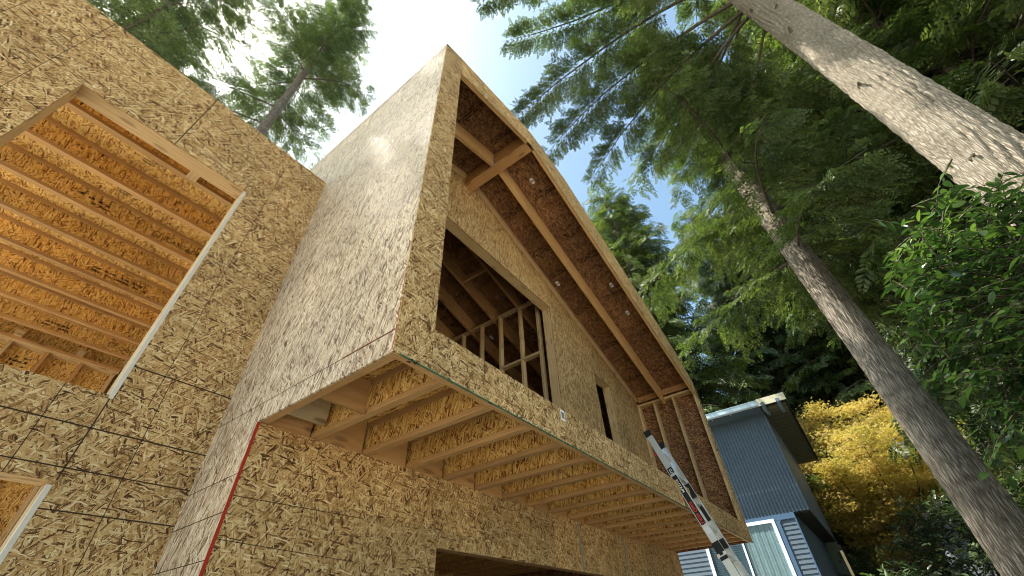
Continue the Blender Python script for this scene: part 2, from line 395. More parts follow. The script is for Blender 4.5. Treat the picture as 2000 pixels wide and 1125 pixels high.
# --- gabled wing: side wall x = 0
sw = MB(); TT = ZT
sw.prism([(0, 0), (D, 0), (D, GZ), (HY, GZ), (HY, TT), (0, TT)][:0] or [(0, 0), (D, 0), (D, TT), (0, TT)], 0, T, 0)
sw.prism([(D, GZ), (HY, GZ), (HY, TT), (D, TT)], 0, T, 0)
c = -.0012
for (p, q, wd, mm) in [((0, .13), (D2, .12), .004, 1), ((0, .135), (.42, .133), .003, 3), ((.0, 1.35), (D2, 1.36), .003, 1), ((0, .56), (D2, .57), .0025, 1), ((0, .95), (D2, .94), .0025, 1), ((0, 2.52), (1.6, 2.55), .004, 1),
                       ((0, 1.75), (D2, 1.76), .0025, 1), ((0, 2.15), (D2, 2.15), .0025, 1), ((.6, 2.55), (.62, TT), .003, 1), ((1.22, 2.55), (1.24, TT), .003, 1), ((0, 3.3), (D2, 3.3), .003, 1),
                       ((D, -.29), (D2, -.30), .004, 1), ((D, -.48), (D2, -.49), .0045, 1), ((D, -.69), (D2, -.69), .004, 1), ((D, -1.1), (D2, -1.1), .004, 1), ((1.83, 3.1), (1.84, TT), .003, 1), ((2.4, 3.1), (2.42, TT), .003, 1)]:
    sw.line(p, q, wd, 'x', c, mm)
sw.box(-.0008, .001, -.0045, -.001, .02, .55, 3)
hp(sw, 'side_wall_sheathing', [m_side, m_ink, m_gap, m_red])
# red painted edge of the lower side wall corner
re_ = MB(); re_.box(-.003, .013, D - .006, D - .0005, GZ, -.004); hp(re_, 'painted_edge', m_red)

# --- front frame y = 0 (sheathing strips)
ff = MB()
LEG = .245; BZ = .256
def inner(x): return 4.2 - .331 * abs(x - 1.69)
ff.prism([(T * 0 + .0, .002), (LEG, .002), (LEG, BZ), (LEG, inner(LEG)), (LEG, 4.12), (0, ZT)], -T, -.0005, 1)     # left leg
ff.prism([(LEG, .002), (W + .12, .002), (W + .12, BZ), (LEG, BZ)], -T, -.0005, 1, off=(.4, 3.3))                      # bottom band
ff.prism([(LEG, inner(LEG)), (1.69, 4.20), (1.70, 4.57), (LEG, 4.12)], -T, -.0005, 1, off=(5.1, 1.2))
top = [(1.70, 4.57), (2.64, 4.50), (3.62, 4.16), (4.95, 3.72), (5.78, 3.43), (6.59, 3.10), (W + .02, 2.74)]
for i in range(len(top) - 1):
    (xa, za), (xb, zb) = top[i], top[i + 1]
    ff.prism([(xa if i else 1.69, inner(xa) if i else 4.2), (xb, inner(xb)), (xb, zb), (xa, za)], -T, -.0005, 1, off=(9.3, 2.2))
c = -T - .001
for (p, q, wd) in [((0, 1.34), (LEG, 1.35), .006), ((0, .98), (LEG, .97), .0045), ((0, 1.68), (LEG, 1.66), .003), ((0, 2.1), (LEG, 2.12), .0035), ((0, 2.52), (LEG, 2.5), .004), ((0, 2.9), (LEG, 2.88), .003), ((0, 3.35), (LEG, 3.36), .003),
                   ((.21, BZ), (.21, .9), .002), ((.665, .13), (.665, BZ), .005), ((.90, .1), (.90, BZ), .005), ((1.13, .16), (1.13, BZ), .005), ((1.7, 4.25), (1.72, 4.5), .003), ((2.45, 4.0), (2.5, 4.5), .003),
                   ((3.1, 3.8), (3.15, 4.3), .003), ((4.0, 3.45), (4.05, 4.0), .003), ((5.0, 3.12), (5.05, 3.68), .003), ((2.44, .0), (2.44, BZ), .003), ((4.88, .0), (4.88, BZ), .003)]:
    ff.line(p, q, wd, 'y', c)
hp(ff, 'front_frame_sheathing', [m_osb, m_ink])
ge = MB()
ge.box(.04, W, -T - .0014, -T + .002, -.0005, .006); hp(ge, 'painted_edge', m_green)
tb = text('written_number', '24', .055, m_ink, (.10, .012, -.0015), (1, -.2, 0), (-.2, -1, 0), house); tb.location.z -= GZ
# barcode label
lb = MB(); lb.box(1.545, 1.60, -T - .0018, -T - .0006, .165, .245, 0)
for i in range(6): lb.box(1.553 + i * .007, 1.553 + i * .007 + .004, -T - .0026, -T - .0019, .18, .23, 1)
hp(lb, 'barcode_label', [m_label, m_ink])
# right leg: sheathing of the right wall edge and its framing
rl = MB()
rl.prism([(0, .002), (D, .002), (D, zd(W)), (0, zd(W))], W + .0, W + T, 0)
rl.prism([(D + .001, GZ), (HY, GZ), (HY, zd(W)), (D + .001, zd(W))], W + .0, W + T, 0, off=(3, 1))
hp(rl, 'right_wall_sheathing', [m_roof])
rf = MB(); rf.prism([(W - .045, BZ + .002), (W + .12, BZ + .002), (W + .06, 2.6), (W + .02, 2.74), (W - .02, 2.72), (W - .045, 2.6)], -T, -.0005, 1, off=(2.2, 6))
for i in range(11):
    z = 2.55 - i * .11; r_ = random.Random(i); rf.box(W - .005, W + .03, -T - .0018, -T - .001, z - .02 * r_.random() - .03, z, 1)
hp(rf, 'right_frame_sheathing', [m_osb, m_ink])
SI = 7.03
for y in (.0, .41, .80, 1.125): lum('wall_stud', SI, W - .002, y + .001, y + .039, .258, 2.54)
lum('top_plate', SI, W - .002, .001, D - .002, 2.541, 2.58)
m = MB(); m.box(SI - .004, SI + .02, .042, 1.12, 2.62, 2.80, 0, True); hp(m, 'eave_blocking', m_fir)
# front framing behind the sheathing strips
lum('corner_stud', .014, .13, .001, .039, .252, 3.80)
lum('corner_stud', .014, .055, .042, .13, .252, 3.85)
lum('front_rim', .014, W - .004, .0, .034, .001, .235, m_flange)
def rafter(y0, y1, xa, xb, side, mat=m_fir, depth=.295, name='rafter'):
    m = MB(); t = .0015
    pts = [(xa, zd(xa) - depth), (xb, zd(xb) - depth), (xb, zd(xb) - t), (xa, zd(xa) - t)]
    m.v = []; off = (random.random() * 9, random.random() * 9)
    L = [math.dist((xa, 0), (p[0], 0)) / .95 for p in pts]
    def P(q, a): return (q[0], a, q[1])
    uvv = [(L[0], 0), (L[1], 0), (L[2], depth), (L[3], depth)]; uvv = [(a + off[0], b + off[1]) for a, b in uvv]
    m.poly([P(q, y0) for q in pts], uvv); m.poly([P(q, y1) for q in reversed(pts)], uvv[::-1])
    for i in range(4):
        p, q = pts[i], pts[(i + 1) % 4]; l = math.dist(p, q)
        if i in (0, 2): uu = [(l, 0), (0, 0), (0, .04), (l, .04)]
        else: uu = [(0, l), (0, 0), (.04, 0), (.04, l)]
        m.poly([P(q, y0), P(p, y0), P(p, y1), P(q, y1)], [(a + off[0], b + off[1]) for a, b in uu])
    return hp(m, name, mat)
rafter(.0005, .038, 1.762, SI + .1, 1, m_flange, .30); rafter(.0005, .038, .06, 1.598, -1, m_flange, .30)
for i, y in enumerate((.59, 1.79, 2.36, 2.93, 3.5, 4.1, 4.7, 5.3, 5.9, 6.5)):
    rafter(y, y + .045, 1.763, SI, 1, m_flange if i == 0 else m_fir)
    rafter(y, y + .045, .02, 1.597, -1, m_flange if i == 0 else m_fir)
    if i < 3:
        h = MB(); h.box(1.567, 1.596, y - .004, y + .049, zd(1.6) - .30, zd(1.6) - .12); hp(h, 'rafter_hanger', m_steel)
# ledgers along the back wall
rafter(D - .042, D - .001, 1.765, SI - .002, 1, m_pine, .085, 'gable_ledger'); rafter(D - .042, D - .001, .02, 1.596, -1, m_pine, .085, 'gable_ledger')
# ridge beam
bm_ = MB(); bm_.box(1.60, 1.76, .04, HY, 4.20, 4.455, 0, True); hp(bm_, 'ridge_beam', m_fir)
# roof deck
for (xa, xb) in ((.0, RX), (RX, W + T)):
    m = MB(); za, zb = zd(xa), zd(xb)
    y0, y1 = .0, HY
    L = math.dist((xa, za), (xb, zb))
    P = [(xa, y0, za), (xb, y0, zb), (xb, y1, zb), (xa, y1, za)]; t = .015
    Q = [(p[0], p[1], p[2] + t) for p in P]
    m.poly([P[3], P[2], P[1], P[0]], [(0, y1), (L, y1), (L, y0), (0, y0)])
    m.poly(Q, [(0, y0), (L, y0), (L, y1), (0, y1)])
    for i in range(4): a, b = i, (i + 1) % 4; m.poly([P[a], P[b], Q[b], Q[a]], [(0, 0), (1, 0), (1, .02), (0, .02)])
    for x in ([.8] if xb == RX else [2.93, 4.15, 5.37]):
        m.poly([(x, .0, zd(x) - .0012), (x, HY, zd(x) - .0012), (x + .006, HY, zd(x + .006) - .0012), (x + .006, 0, zd(x + .006) - .0012)], [(0, 0)] * 4, 1)
    for x in ((.75, 1.35) if xb == RX else (2.42, 3.22, 3.70, 4.55, 5.50, 6.45)):
        for y in (.06, .66, 1.85, 2.42, 3.0):
            if x > 4.6 and y > 1.2: continue
            stamp(m, x, y, .0022, .44, .11, int(x * 100 + y * 7), face='slope', lines=3)
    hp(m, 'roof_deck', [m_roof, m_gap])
for (x, y) in ((2.2, .33), (4.37, .21), (5.01, .25), (4.3, 2.83), (3.9, 1.0)):
    m = MB(); zz = zd(x) - .003; m.poly([(x, y, zz), (x, y + .05, zz), (x + .09, y + .05, zz - .03), (x + .09, y, zz - .03)], [(0, 0)] * 4); m.poly([(x + .03, y + .012, zz - .011), (x + .03, y + .038, zz - .011), (x + .06, y + .038, zz - .021), (x + .06, y + .012, zz - .021)], [(0, 0)] * 4, 1)
    hp(m, 'paper_label', [m_label, m_ink])

# --- upper back wall y = D
ub = MB(); y0, y1 = D, D + T
OX0, OX1, OZ0, OZ1 = .35, 3.80, .34, 3.20
NX0, NX1, NZ0, NZ1 = 5.12, 5.76, .9, 2.52
dz = .087
ub.prism([(.0135, .252), (OX0, .252), (OX0, zd(OX0) - dz), (.0135, zd(.0135) - dz)], y0, y1, 1)
ub.prism([(OX0, OZ1), (RX, OZ1), (RX, RZ - dz), (OX0, zd(OX0) - dz)], y0, y1, 1)
ub.prism([(RX, OZ1), (OX1, OZ1), (OX1, zd(OX1) - dz), (RX, RZ - dz)], y0, y1, 1)
ub.prism([(OX1, .252), (NX0, .252), (NX0, zd(NX0) - dz), (OX1, zd(OX1) - dz)], y0, y1, 1)
ub.prism([(NX0, NZ1), (NX1, NZ1), (NX1, zd(NX1) - dz), (NX0, zd(NX0) - dz)], y0, y1, 1)
ub.prism([(NX0, .252), (NX1, .252), (NX1, NZ0), (NX0, NZ0)], y0, y1, 1)
ub.prism([(NX1, .252), (W - .001, .252), (W - .001, zd(W) - dz), (NX1, zd(NX1) - dz)], y0, y1, 1)
for (p, q, wd) in [((OX1, 1.6), (W, 1.6), .005), ((4.9, .3), (4.9, 3.3), .003), ((2.44, OZ1), (2.44, 4.1), .004), ((1.22, OZ1), (1.22, 4.2), .004), ((6.1, .3), (6.1, 2.9), .003)]: ub.line(p, q, wd, 'y', D - .001)
hp(ub, 'upper_wall_sheathing', [m_osb2, m_ink])
IY0, IY1 = D + T + .001, D + .155
lum('opening_header', OX0 - .1, OX1 + .1, IY0, IY1, OZ1 + .002, OZ1 + .2)
lum('opening_jamb', OX1 + .001, OX1 + .045, IY0, IY1, .252, OZ1); lum('opening_jamb', OX0 - .045, OX0 - .001, IY0, IY1, .252, OZ1)
lum('window_header', NX0 - .05, NX1 + .05, IY0, IY1, NZ1 + .002, NZ1 + .1)
lum('window_jamb', NX1 + .001, NX1 + .045, IY0, IY1, NZ0, NZ1); lum('window_jamb', NX0 - .045, NX0 - .001, IY0, IY1, NZ0, NZ1)
# partition of bare studs inside
PX = 3.80
lum('partition_plate', PX, PX + .085, IY1 + .001, 5.6, 3.515, 3.553)
for y in (1.80, 2.24, 2.68, 3.14, 3.6, 4.05, 4.5, 5.0): lum('partition_stud', PX + .001, PX + .084, y - .02, y + .02, .252, 3.514)
lum('partition_stud', PX + .001, PX + .084, 1.42, 1.46, .252, 3.514)
lum('partition_nogging', PX + .001, PX + .084, 1.822, 2.218, 2.42, 2.46); lum('partition_nogging', PX + .001, PX + .084, 1.462, 1.778, 2.42, 2.46)
m = MB(); m.box(2.9, 2.94, 1.836, 2.359, zd(2.9) - .29, zd(2.9) - .2, 0, True); hp(m, 'blocking', m_fir)
# back end wall of the wing
be = MB(); be.prism([(0, GZ), (W, GZ), (W, zd(W)), (RX, RZ), (0, zd(0))], HY, HY + T, 1); hp(be, 'rear_wall_sheathing', m_web)
# upper floor deck
fd = MB(); fd.box(.014, W - .002, .0, HY - .001, .2365, .2505); hp(fd, 'floor_deck', m_web)

# --- floor joists under the overhang
def make_joist(x):
    m = MB(); m.box(-.005, .005, .036, 5.2, .038, .198)
    m.box(-.014, -.0055, .04, .12, .042, .195); m.box(-.014, -.0055, D - .09, D - .01, .042, .195)
    o = hp(m, 'floor_joist', m_web); o.location = (x, 0, -GZ)
    for za, zb in ((0.001, .038), (.1985, .235)):
        f = MB(); f.box(-.024, .024, .035, 5.2, za, zb, 0, True); f.build('flange', m_flange, o)
    return o
j0 = make_joist(.377); S0 = .4064
for k in range(1, 17):
    if .377 + k * S0 < W - .1: copy_part(j0, house, (k * S0, 0, 0))
# rim along the side, and the details of the first bay
lum('side_rim', .0135, .058, .036, D - .002, .001, .235, m_flange)
m = MB(); m.box(.06, .345, .63, .652, .002, .21, 0, True); hp(m, 'plywood_block', m_ply)
m = MB(); m.box(.06, .345, 1.03, 1.068, .05, .233, 0, True); hp(m, 'pale_block', m_pale)
m = MB(); m.box(.10, .16, .98, 1.028, .17, .20); m.box(.10, .105, .9, .98, .17, .20); hp(m, 'metal_bracket', m_steel)
for k in range(-1, 17):
    xa = .377 + k * S0 + .033 if k >= 0 else .06; xb = min(.377 + (k + 1) * S0 - .033, W - .03)
    if xb - xa < .05: continue
    m = MB(); m.box(xa, xb, D + .014, D + .036, .001, .235, 0, True); hp(m, 'rim_block', m_ply if k != -1 else m_fir)
m = MB(); m.box(.02, W - .02, D + .02, 5.2, GZ, GZ + .02); hp(m, 'garage_floor', plain('shade_dark_concrete', (.10, .095, .09), .9, .2))  # unseen floor added in a dark tone to cut bounce light in the garage
# --- lower back wall
lb_ = MB(); GX0, GX1, GZT = 1.54, 6.55, -.485
lb_.prism([(T, GZ), (GX0, GZ), (GX0, GZT), (GX0, -.001), (T, -.001)], D, D + T, 1, off=(4, 9))
lb_.prism([(GX0, GZT), (GX1, GZT), (GX1, -.001), (GX0, -.001)], D, D + T, 1, off=(4, 9))
lb_.prism([(GX1, GZ), (W, GZ), (W, -.001), (GX1, -.001)], D, D + T, 1, off=(4, 9))
for (p, q, wd) in [((T, -.40), (.85, -.39), .004), ((T, -.60), (.85, -.63), .0035), ((1.85, -.12), (W, -.10), .0025), ((.9, -.12), (1.5, -.13), .002), ((.42, -.01), (.43, -1.3), .0025),
                   ((2.9, GZT), (2.9, -.01), .0035), ((4.1, GZT), (4.1, -.01), .004), ((.9, -.01), (.9, -1.3), .002), ((5.5, GZT), (5.5, -.01), .003), ((6.3, GZT), (6.3, -.01), .003)]:
    lb_.line(p, q, wd, 'y', D - .001)
hp(lb_, 'lower_wall_sheathing', [m_osb, m_ink])
for x in (3.80, 5.0):
    m = MB(); m.box(x - .018, x + .018, D - .004, D - .0015, GZT, -.0); hp(m, 'metal_strap', plain('strap_metal', (.30, .29, .24), .55, .4, .3, noise=.4, scale=25) if x == 3.8 else bpy.data.materials['strap_metal'])
lum('garage_header', GX0 - .05, GX1 + .05, D + T + .001, D + .10, GZT, GZT + .3, m_fir)
lum('garage_jamb', GX0 - .06, GX0 - .002, D + T + .001, D + .14, GZ, GZT - .001, m_fir)
lum('top_plate', .02, W - .03, D + T + .026, D + .15, -.042, -.002, m_fir)
m = MB(); m.box(.02, W - .02, 5.22, 5.25, GZ, .235); hp(m, 'garage_back_wall', m_web)

# ================================================================ extension ladder
LA = thing('ladder', 'aluminium extension ladder with black hinges and stickers leaning on the overhang', 'ladder', (4.1, -.945, GZ))
LTOP = Vector((4.1, .2, .9)); ldir = Vector((0, .32, 1)).normalized(); ln = Vector((0, 1, -.32)).normalized()
LL = (.9 - GZ) / ldir.z
def Lp(x, s, n): return LTOP - Vector((0, 0, 0)) + Vector((x, 0, 0)) - ldir * s + ln * n - Vector(LA.location)
def lbar(x, s0, s1, wx, wn, n=0, mat=m_alum, name='rail', par=None):
    m = MB(); m.bar(Lp(x, s0, n), Lp(x, s1, n), wx, wn, up=(0, 1, -.32)); return m.build(name, mat, par or LA)
def channel(x, s0, s1, wn, n, sgn, name='rail'):
    m = MB(); m.bar(Lp(x, s0, n), Lp(x, s1, n), .005, wn, up=(0, 1, -.32))
    m.bar(Lp(x + sgn * .014, s0, n - wn / 2 + .003), Lp(x + sgn * .014, s1, n - wn / 2 + .003), .024, .005, up=(0, 1, -.32))
    m.bar(Lp(x + sgn * .014, s0, n + wn / 2 - .003), Lp(x + sgn * .014, s1, n + wn / 2 - .003), .024, .005, up=(0, 1, -.32))
    return m.build(name, m_alum, LA)
RW = .42
SJ = 1.42
r1 = channel(0, .06, SJ + .35, .072, 0, 1); r2 = channel(RW, .10, SJ + .4, .072, 0, -1)
r3 = channel(-.034, SJ, LL - .03, .076, .0, 1); r4 = channel(RW + .034, SJ + .05, LL - .03, .076, .0, -1)
for x, s in ((0, 0.0), (RW, .04)):
    lbar(x + (.004 if x == 0 else -.004), s, s + .075, .034, .08, mat=m_black, name='end_cap')
for i in range(12):
    s = .28 + i * .29
    if s > LL - .1: break
    lbar_m = MB(); xa = 0.004 if s < SJ else -.03; xb = RW - .004 if s < SJ else RW + .03
    a = Lp(xa, s, 0); b = Lp(xb, s, 0); lbar_m.bar(a, b, .034, .028, up=(0, 1, -.32)); lbar_m.build('rung', m_alum, LA)
for x in (-.034, RW + .034): lbar(x, LL - .04, LL, .04, .1, mat=m_black, name='rubber_foot')
def sticker(s0, s1, wn, mat, x=-.0032, n=0, name='sticker', th=.0014):
    m = MB(); m.bar(Lp(x, s0, n), Lp(x, s1, n), th, wn, up=(0, 1, -.32)); return m.build(name, mat, LA)
sticker(.50, .57, .058, m_black); sticker(.60, 1.14, .056, m_black)
sticker(1.17, 1.23, .05, m_label)
tx = -.0045
up_l = ldir; 
def ltext(body, s, n, size, mat):
    # letters run down the rail, seen from the -x side
    o = text('sticker_lettering', body, size, mat, Lp(tx, s, n), tuple(ldir), tuple(-ln), LA, .0004, .0008)
    return o
m_ltr_r = plain('red_ink', (.75, .05, .02), .5, .3); m_ltr_w = plain('white_ink', (.85, .85, .85), .5, .3)
ltext('Little Giant', 1.13, .016, .050, m_ltr_r)
ltext('MULTI-17', .795, .014, .036, m_ltr_w)
ltext('LG', .565, .014, .04, m_ltr_w)
# hinge locks and dark labels on both rails
for (x, s0, s1, wn) in ((-.03, SJ - .10, SJ + .06, .075), (RW - .035, .62, .78, .07), (RW - .035, 1.24, 1.33, .05)):
    m = MB(); m.bar(Lp(x, s0, 0), Lp(x, s1, 0), .03, wn, up=(0, 1, -.32)); m.bar(Lp(x - .02, s0 + .04, 0), Lp(x - .02, s1 - .04, 0), .012, wn * .5, up=(0, 1, -.32)); m.build('hinge_lock', m_black, LA)
m = MB(); m.bar(Lp(RW - .006, .12, 0), Lp(RW - .006, .40, 0), .002, .07, up=(0, 1, -.32)); m.build('sticker', plain('blue_white_label', (.62, .70, .85), .5, .3, noise=.3, scale=40), LA)
m = MB(); m.bar(Lp(RW - .006, .86, 0), Lp(RW - .006, 1.04, 0), .002, .04, up=(0, 1, -.32)); m.build('sticker', m_black, LA)
m = MB(); m.bar(Lp(RW + .0285, 1.55, 0), Lp(RW + .0285, 1.8, 0), .002, .07, up=(0, 1, -.32)); m.build('sticker', m_black, LA)
m = MB(); m.bar(Lp(RW + .0275, 1.73, 0), Lp(RW + .0275, 1.8, 0), .002, .07, up=(0, 1, -.32)); m.build('sticker', m_redpl, LA)
for s, n in ((.30, .055), (.86, .055), (1.42, .055)):
    m = MB(); m.tube([Lp(-.012, s, n), Lp(.03, s, n)], .013, 8); m.build('red_knob', m_redpl, LA)
sticker(SJ, SJ + .03, .10, m_alum, x=-.036, name='rail_collar', th=.03)
for s in (1.85, 2.15, 2.45):
    m = MB(); m.tube([Lp(-.0395, s, 0), Lp(-.036, s, 0)], .011, 10); m.build('rail_hole', m_black, LA)

# ================================================================ blue neighbouring house
HX, HY0, ZS, ZU = 13.0, -.65, 1.28, 3.95
BH = thing('blue_house', 'blue house with ribbed upper siding and white framed window beyond the building site', 'house', (HX, HY0, GZ))
BL = Vector(BH.location)
def bh(m, name, mats, parent=None, smooth=False):
    m.v = [(a - BL.x, b - BL.y, c - BL.z) for a, b, c in m.v]; return m.build(name, mats, parent or BH, smooth)
m = MB(); y = HY0; pitch = .086
while y < 6.5:     # ribbed panel siding
    m.box(HX - .006, HX + .02, y, y + pitch * .55, ZS, ZU - .12); m.box(HX + .012, HX + .019, y + pitch * .55 + .0005, y + pitch - .0005, ZS, ZU - .12); y += pitch
m.box(HX + .021, HX + 6.5, HY0, 6.6, ZS, ZU - .01)
bh(m, 'upper_wall', m_blue)
m = MB(); z = GZ + .02
WY0, WY1, WZB, WZT = .30, 2.15, -.75, 1.12
LY = -.27
def laps(m, ya, yb, za, zb):
    z = za
    while z < zb - .01:
        z2 = min(z + .104, zb)
        m.poly([(HX - .002, ya, z), (HX - .002, yb, z), (HX + .014, yb, z2), (HX + .014, ya, z2)], [(0, 0)] * 4)
        m.poly([(HX - .002, yb, z), (HX - .002, ya, z), (HX + .02, ya, z), (HX + .02, yb, z)], [(0, 0)] * 4)
        z += .105
laps(m, LY, WY0 - .18, GZ, ZS - .16); laps(m, WY1 + .05, 6.5, GZ, ZS - .16); laps(m, WY0 - .18, WY1 + .05, GZ, WZB - .1)
m.box(HX + .021, HX + 6.5, LY, 6.6, GZ, ZS - .001)
bh(m, 'lower_wall', m_blue)
m = MB(); m.box(HX - .02, HX + .02, LY, 6.5, ZS - .13, ZS - .002); m.box(HX - .018, HX + .02, WY0 - .17, WY0 - .06, GZ, ZS - .131)
m.box(HX - .018, HX + .02, LY - .0, LY + .03, GZ, ZS - .131)
# rounded corner between band and upright
for i in range(6):
    a0, a1 = R(90 * i / 6), R(90 * (i + 1) / 6); r_ = .09; cy, cz = WY0 - .17 - r_, ZS - .13 - r_
    m.prism([(cy + r_, cz + r_), (cy + r_ * math.sin(a0) , cz + r_ * math.cos(a0)), (cy + r_ * math.sin(a1), cz + r_ * math.cos(a1))], HX - .0175, HX + .0, 0)
bh(m, 'wall_trim', plain('blue_trim_paint', (.06, .12, .21), .5, .35, noise=.08))
# window
wf = MB(); t_ = .085
wf.box(HX - .03, HX + .02, WY0 - .055, WY0 + t_ - .055, WZB, WZT + .08); wf.box(HX - .03, HX + .02, WY1 - .04, WY1 + t_ - .04, WZB, WZT + .08)
wf.box(HX - .03, HX + .02, WY0 + .031, WY1 - .041, WZT, WZT + .08); wf.box(HX - .03, HX + .02, WY0 + .031, WY1 - .041, WZB, WZB + .07); wf.box(HX - .02, HX + .018, 1.18, 1.23, WZB + .071, WZT - .001)
wobj = bh(wf, 'window', m_trimw)
cu = MB(); n = 60
for i in range(n):
    ya, yb = WY0 + .04 + (1.12 - WY0) * i / n, WY0 + .04 + (1.12 - WY0) * (i + 1) / n
    f = lambda y: HX + .016 + .0035 * math.sin(y * 38) + .002 * math.sin(y * 91 + 1)
    cu.poly([(f(ya), ya, WZB), (f(ya), ya, WZT), (f(yb), yb, WZT), (f(yb), yb, WZB)], [(0, 0)] * 4)
cc = bh(cu, 'curtain', plain('curtain_cloth', (.30, .37, .39), .9, .1, noise=.2, scale=5), None, True)
bl = MB()
for i in range(40): bl.box(HX + .006, HX + .016, 1.24, WY1 - .05, WZB + .08 + i * .045, WZB + .11 + i * .045)
bl.box(HX + .0165, HX + .0205, 1.235, WY1 - .04, WZB + .02, WZT)
bb = bh(bl, 'window_blind', plain('blind_slats', (.10, .15, .19), .7, .2, noise=.1))
gk = NT('window_glass'); gl = gk.n('BsdfGlossy', {'Color': (.9, .95, 1, 1), 'Roughness': .02}); tr = gk.n('BsdfTransparent', {'Color': (.8, .9, .92, 1)})
fr = gk.n('Fresnel', {'IOR': 1.5}); mx = gk.n('MixShader', {0: gk.math('MULTIPLY_ADD', fr.outputs[0], .8, .08), 1: tr.outputs[0], 2: gl.outputs[0]})
gk.link(mx.outputs[0], gk.t.nodes['Material Output'].inputs[0])
gm = MB(); gm.poly([(HX - .012, WY0 + .03, WZB), (HX - .012, WY1 - .04, WZB), (HX - .012, WY1 - .04, WZT), (HX - .012, WY0 + .03, WZT)], [(0, 0)] * 4); bh(gm, 'window_glass', gk.m)
# roof slab with deep eaves, rafters tails, gutter
m = MB(); m.prism([(HX - .55, ZU - .02), (HX + 6.6, ZU - .0), (HX + 6.6, ZU + .16), (HX - .55, ZU + .12)], -1.32, 7.2, 1); ro = bh(m, 'roof', m_dark)
m = MB()
for i in range(22): m.box(HX - .3 + i * .31, HX - .3 + i * .31 + .27, -1.30, HY0 - .003, ZU - .034, ZU - .0215)
bh(m, 'soffit', m_soffit)
m = MB(); m.box(HX - .55, HX + 6.6, -1.36, -1.322, ZU - .06, ZU + .15); bh(m, 'barge_board', m_dark)
m = MB(); m.box(HX - .575, HX - .552, -1.36, -.62, ZU - .05, ZU + .16); bh(m, 'fascia', m_cream)
m = MB()
for y_ in (-1.15, -.75): m.tube([(HX - .75, y_, ZU - .07), (HX + .2, y_, ZU - .07)], .055, 12)
bh(m, 'beam_end', plain('blue_grey_paint', (.10, .16, .22), .5, .3), None, False)
m = MB(); gy0, gy1 = -.62, 7.0
m.box(HX - .70, HX - .58, gy0, gy1, ZU - .06, ZU - .045); m.box(HX - .705, HX - .69, gy0, gy1, ZU - .044, ZU + .07); m.box(HX - .715, HX - .69, gy0, gy1, ZU + .071, ZU + .09); m.box(HX - .58, HX - .576, gy0, gy1, ZU - .044, ZU + .06)
bh(m, 'gutter', m_gutter)
m = MB()
for i in range(7): m.tube([(HX - .45, .2 + i * .55, ZU - .05), (HX - .45, .2 + i * .55, ZU - .02)], .018, 8)
bh(m, 'soffit_vent', m_label)
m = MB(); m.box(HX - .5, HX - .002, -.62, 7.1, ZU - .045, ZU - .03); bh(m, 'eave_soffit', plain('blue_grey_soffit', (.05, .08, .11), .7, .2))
m = MB(); m.box(HX + .03, HX + 6.45, HY0 + .003, LY - .003, ZS - .03, ZS - .0015); bh(m, 'overhang_soffit', m_dark)  # shade under the overhang put into the colour as near black
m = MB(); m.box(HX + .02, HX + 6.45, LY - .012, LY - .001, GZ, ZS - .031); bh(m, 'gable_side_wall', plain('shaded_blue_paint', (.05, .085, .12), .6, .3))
m = MB(); m.box(HX + 6.3, HX + 6.36, -.66, LY - .013, GZ, ZS - .031); bh(m, 'rear_screen_wall', m_greygreen)

# carport roof beyond, shed, stake
CP = thing('garden_shed', 'low shed with pale roof edge behind the blue house', 'shed', (24.5, .2, GZ)); 
m = MB(); z0 = 0; zt = 3.0 + 1.55
m.box(.1, 3, -.5, 1.2, 0, 4.2); m.build('wall', m_greygreen, CP)
m = MB(); m.prism([(-.75, 4.25), (1.4, 4.75), (1.4, 4.85), (-.75, 4.35)], -.1, 3.2, 0); m.build('roof', m_cream, CP)
SH = thing('neighbour_shed', 'small grey shed roof end peeking past the leaning trunk', 'shed', (19.2, -5.6, GZ))
m = MB(); m.box(0, 3, 0, 2.2, 0, 4.0); m.build('wall', plain('grey_wall_paint', (.2, .23, .26), .7, .2), SH)
m = MB(); m.prism([(-.35, 3.95), (1.1, 4.75), (2.55, 3.95), (2.55, 4.1), (1.1, 4.92), (-.35, 4.1)], -.3, 3.3, 0); m.build('roof', m_dark, SH)
m = MB(); m.prism([(-.1, 4.0), (1.1, 4.68), (2.3, 4.0)], -.02, 0, 0); m.build('gable', plain('grey_gable_paint', (.30, .35, .42), .7, .2), SH)
st = MB(); st.box(-.03, .03, -.02, .02, 0, 2.60, 0, True); o = st.build('wooden_stake', m_pale); o.location = (9.0, -1.04, GZ)
tag(o, 'pale upright timber stake in front of the dark bushes', 'stake')

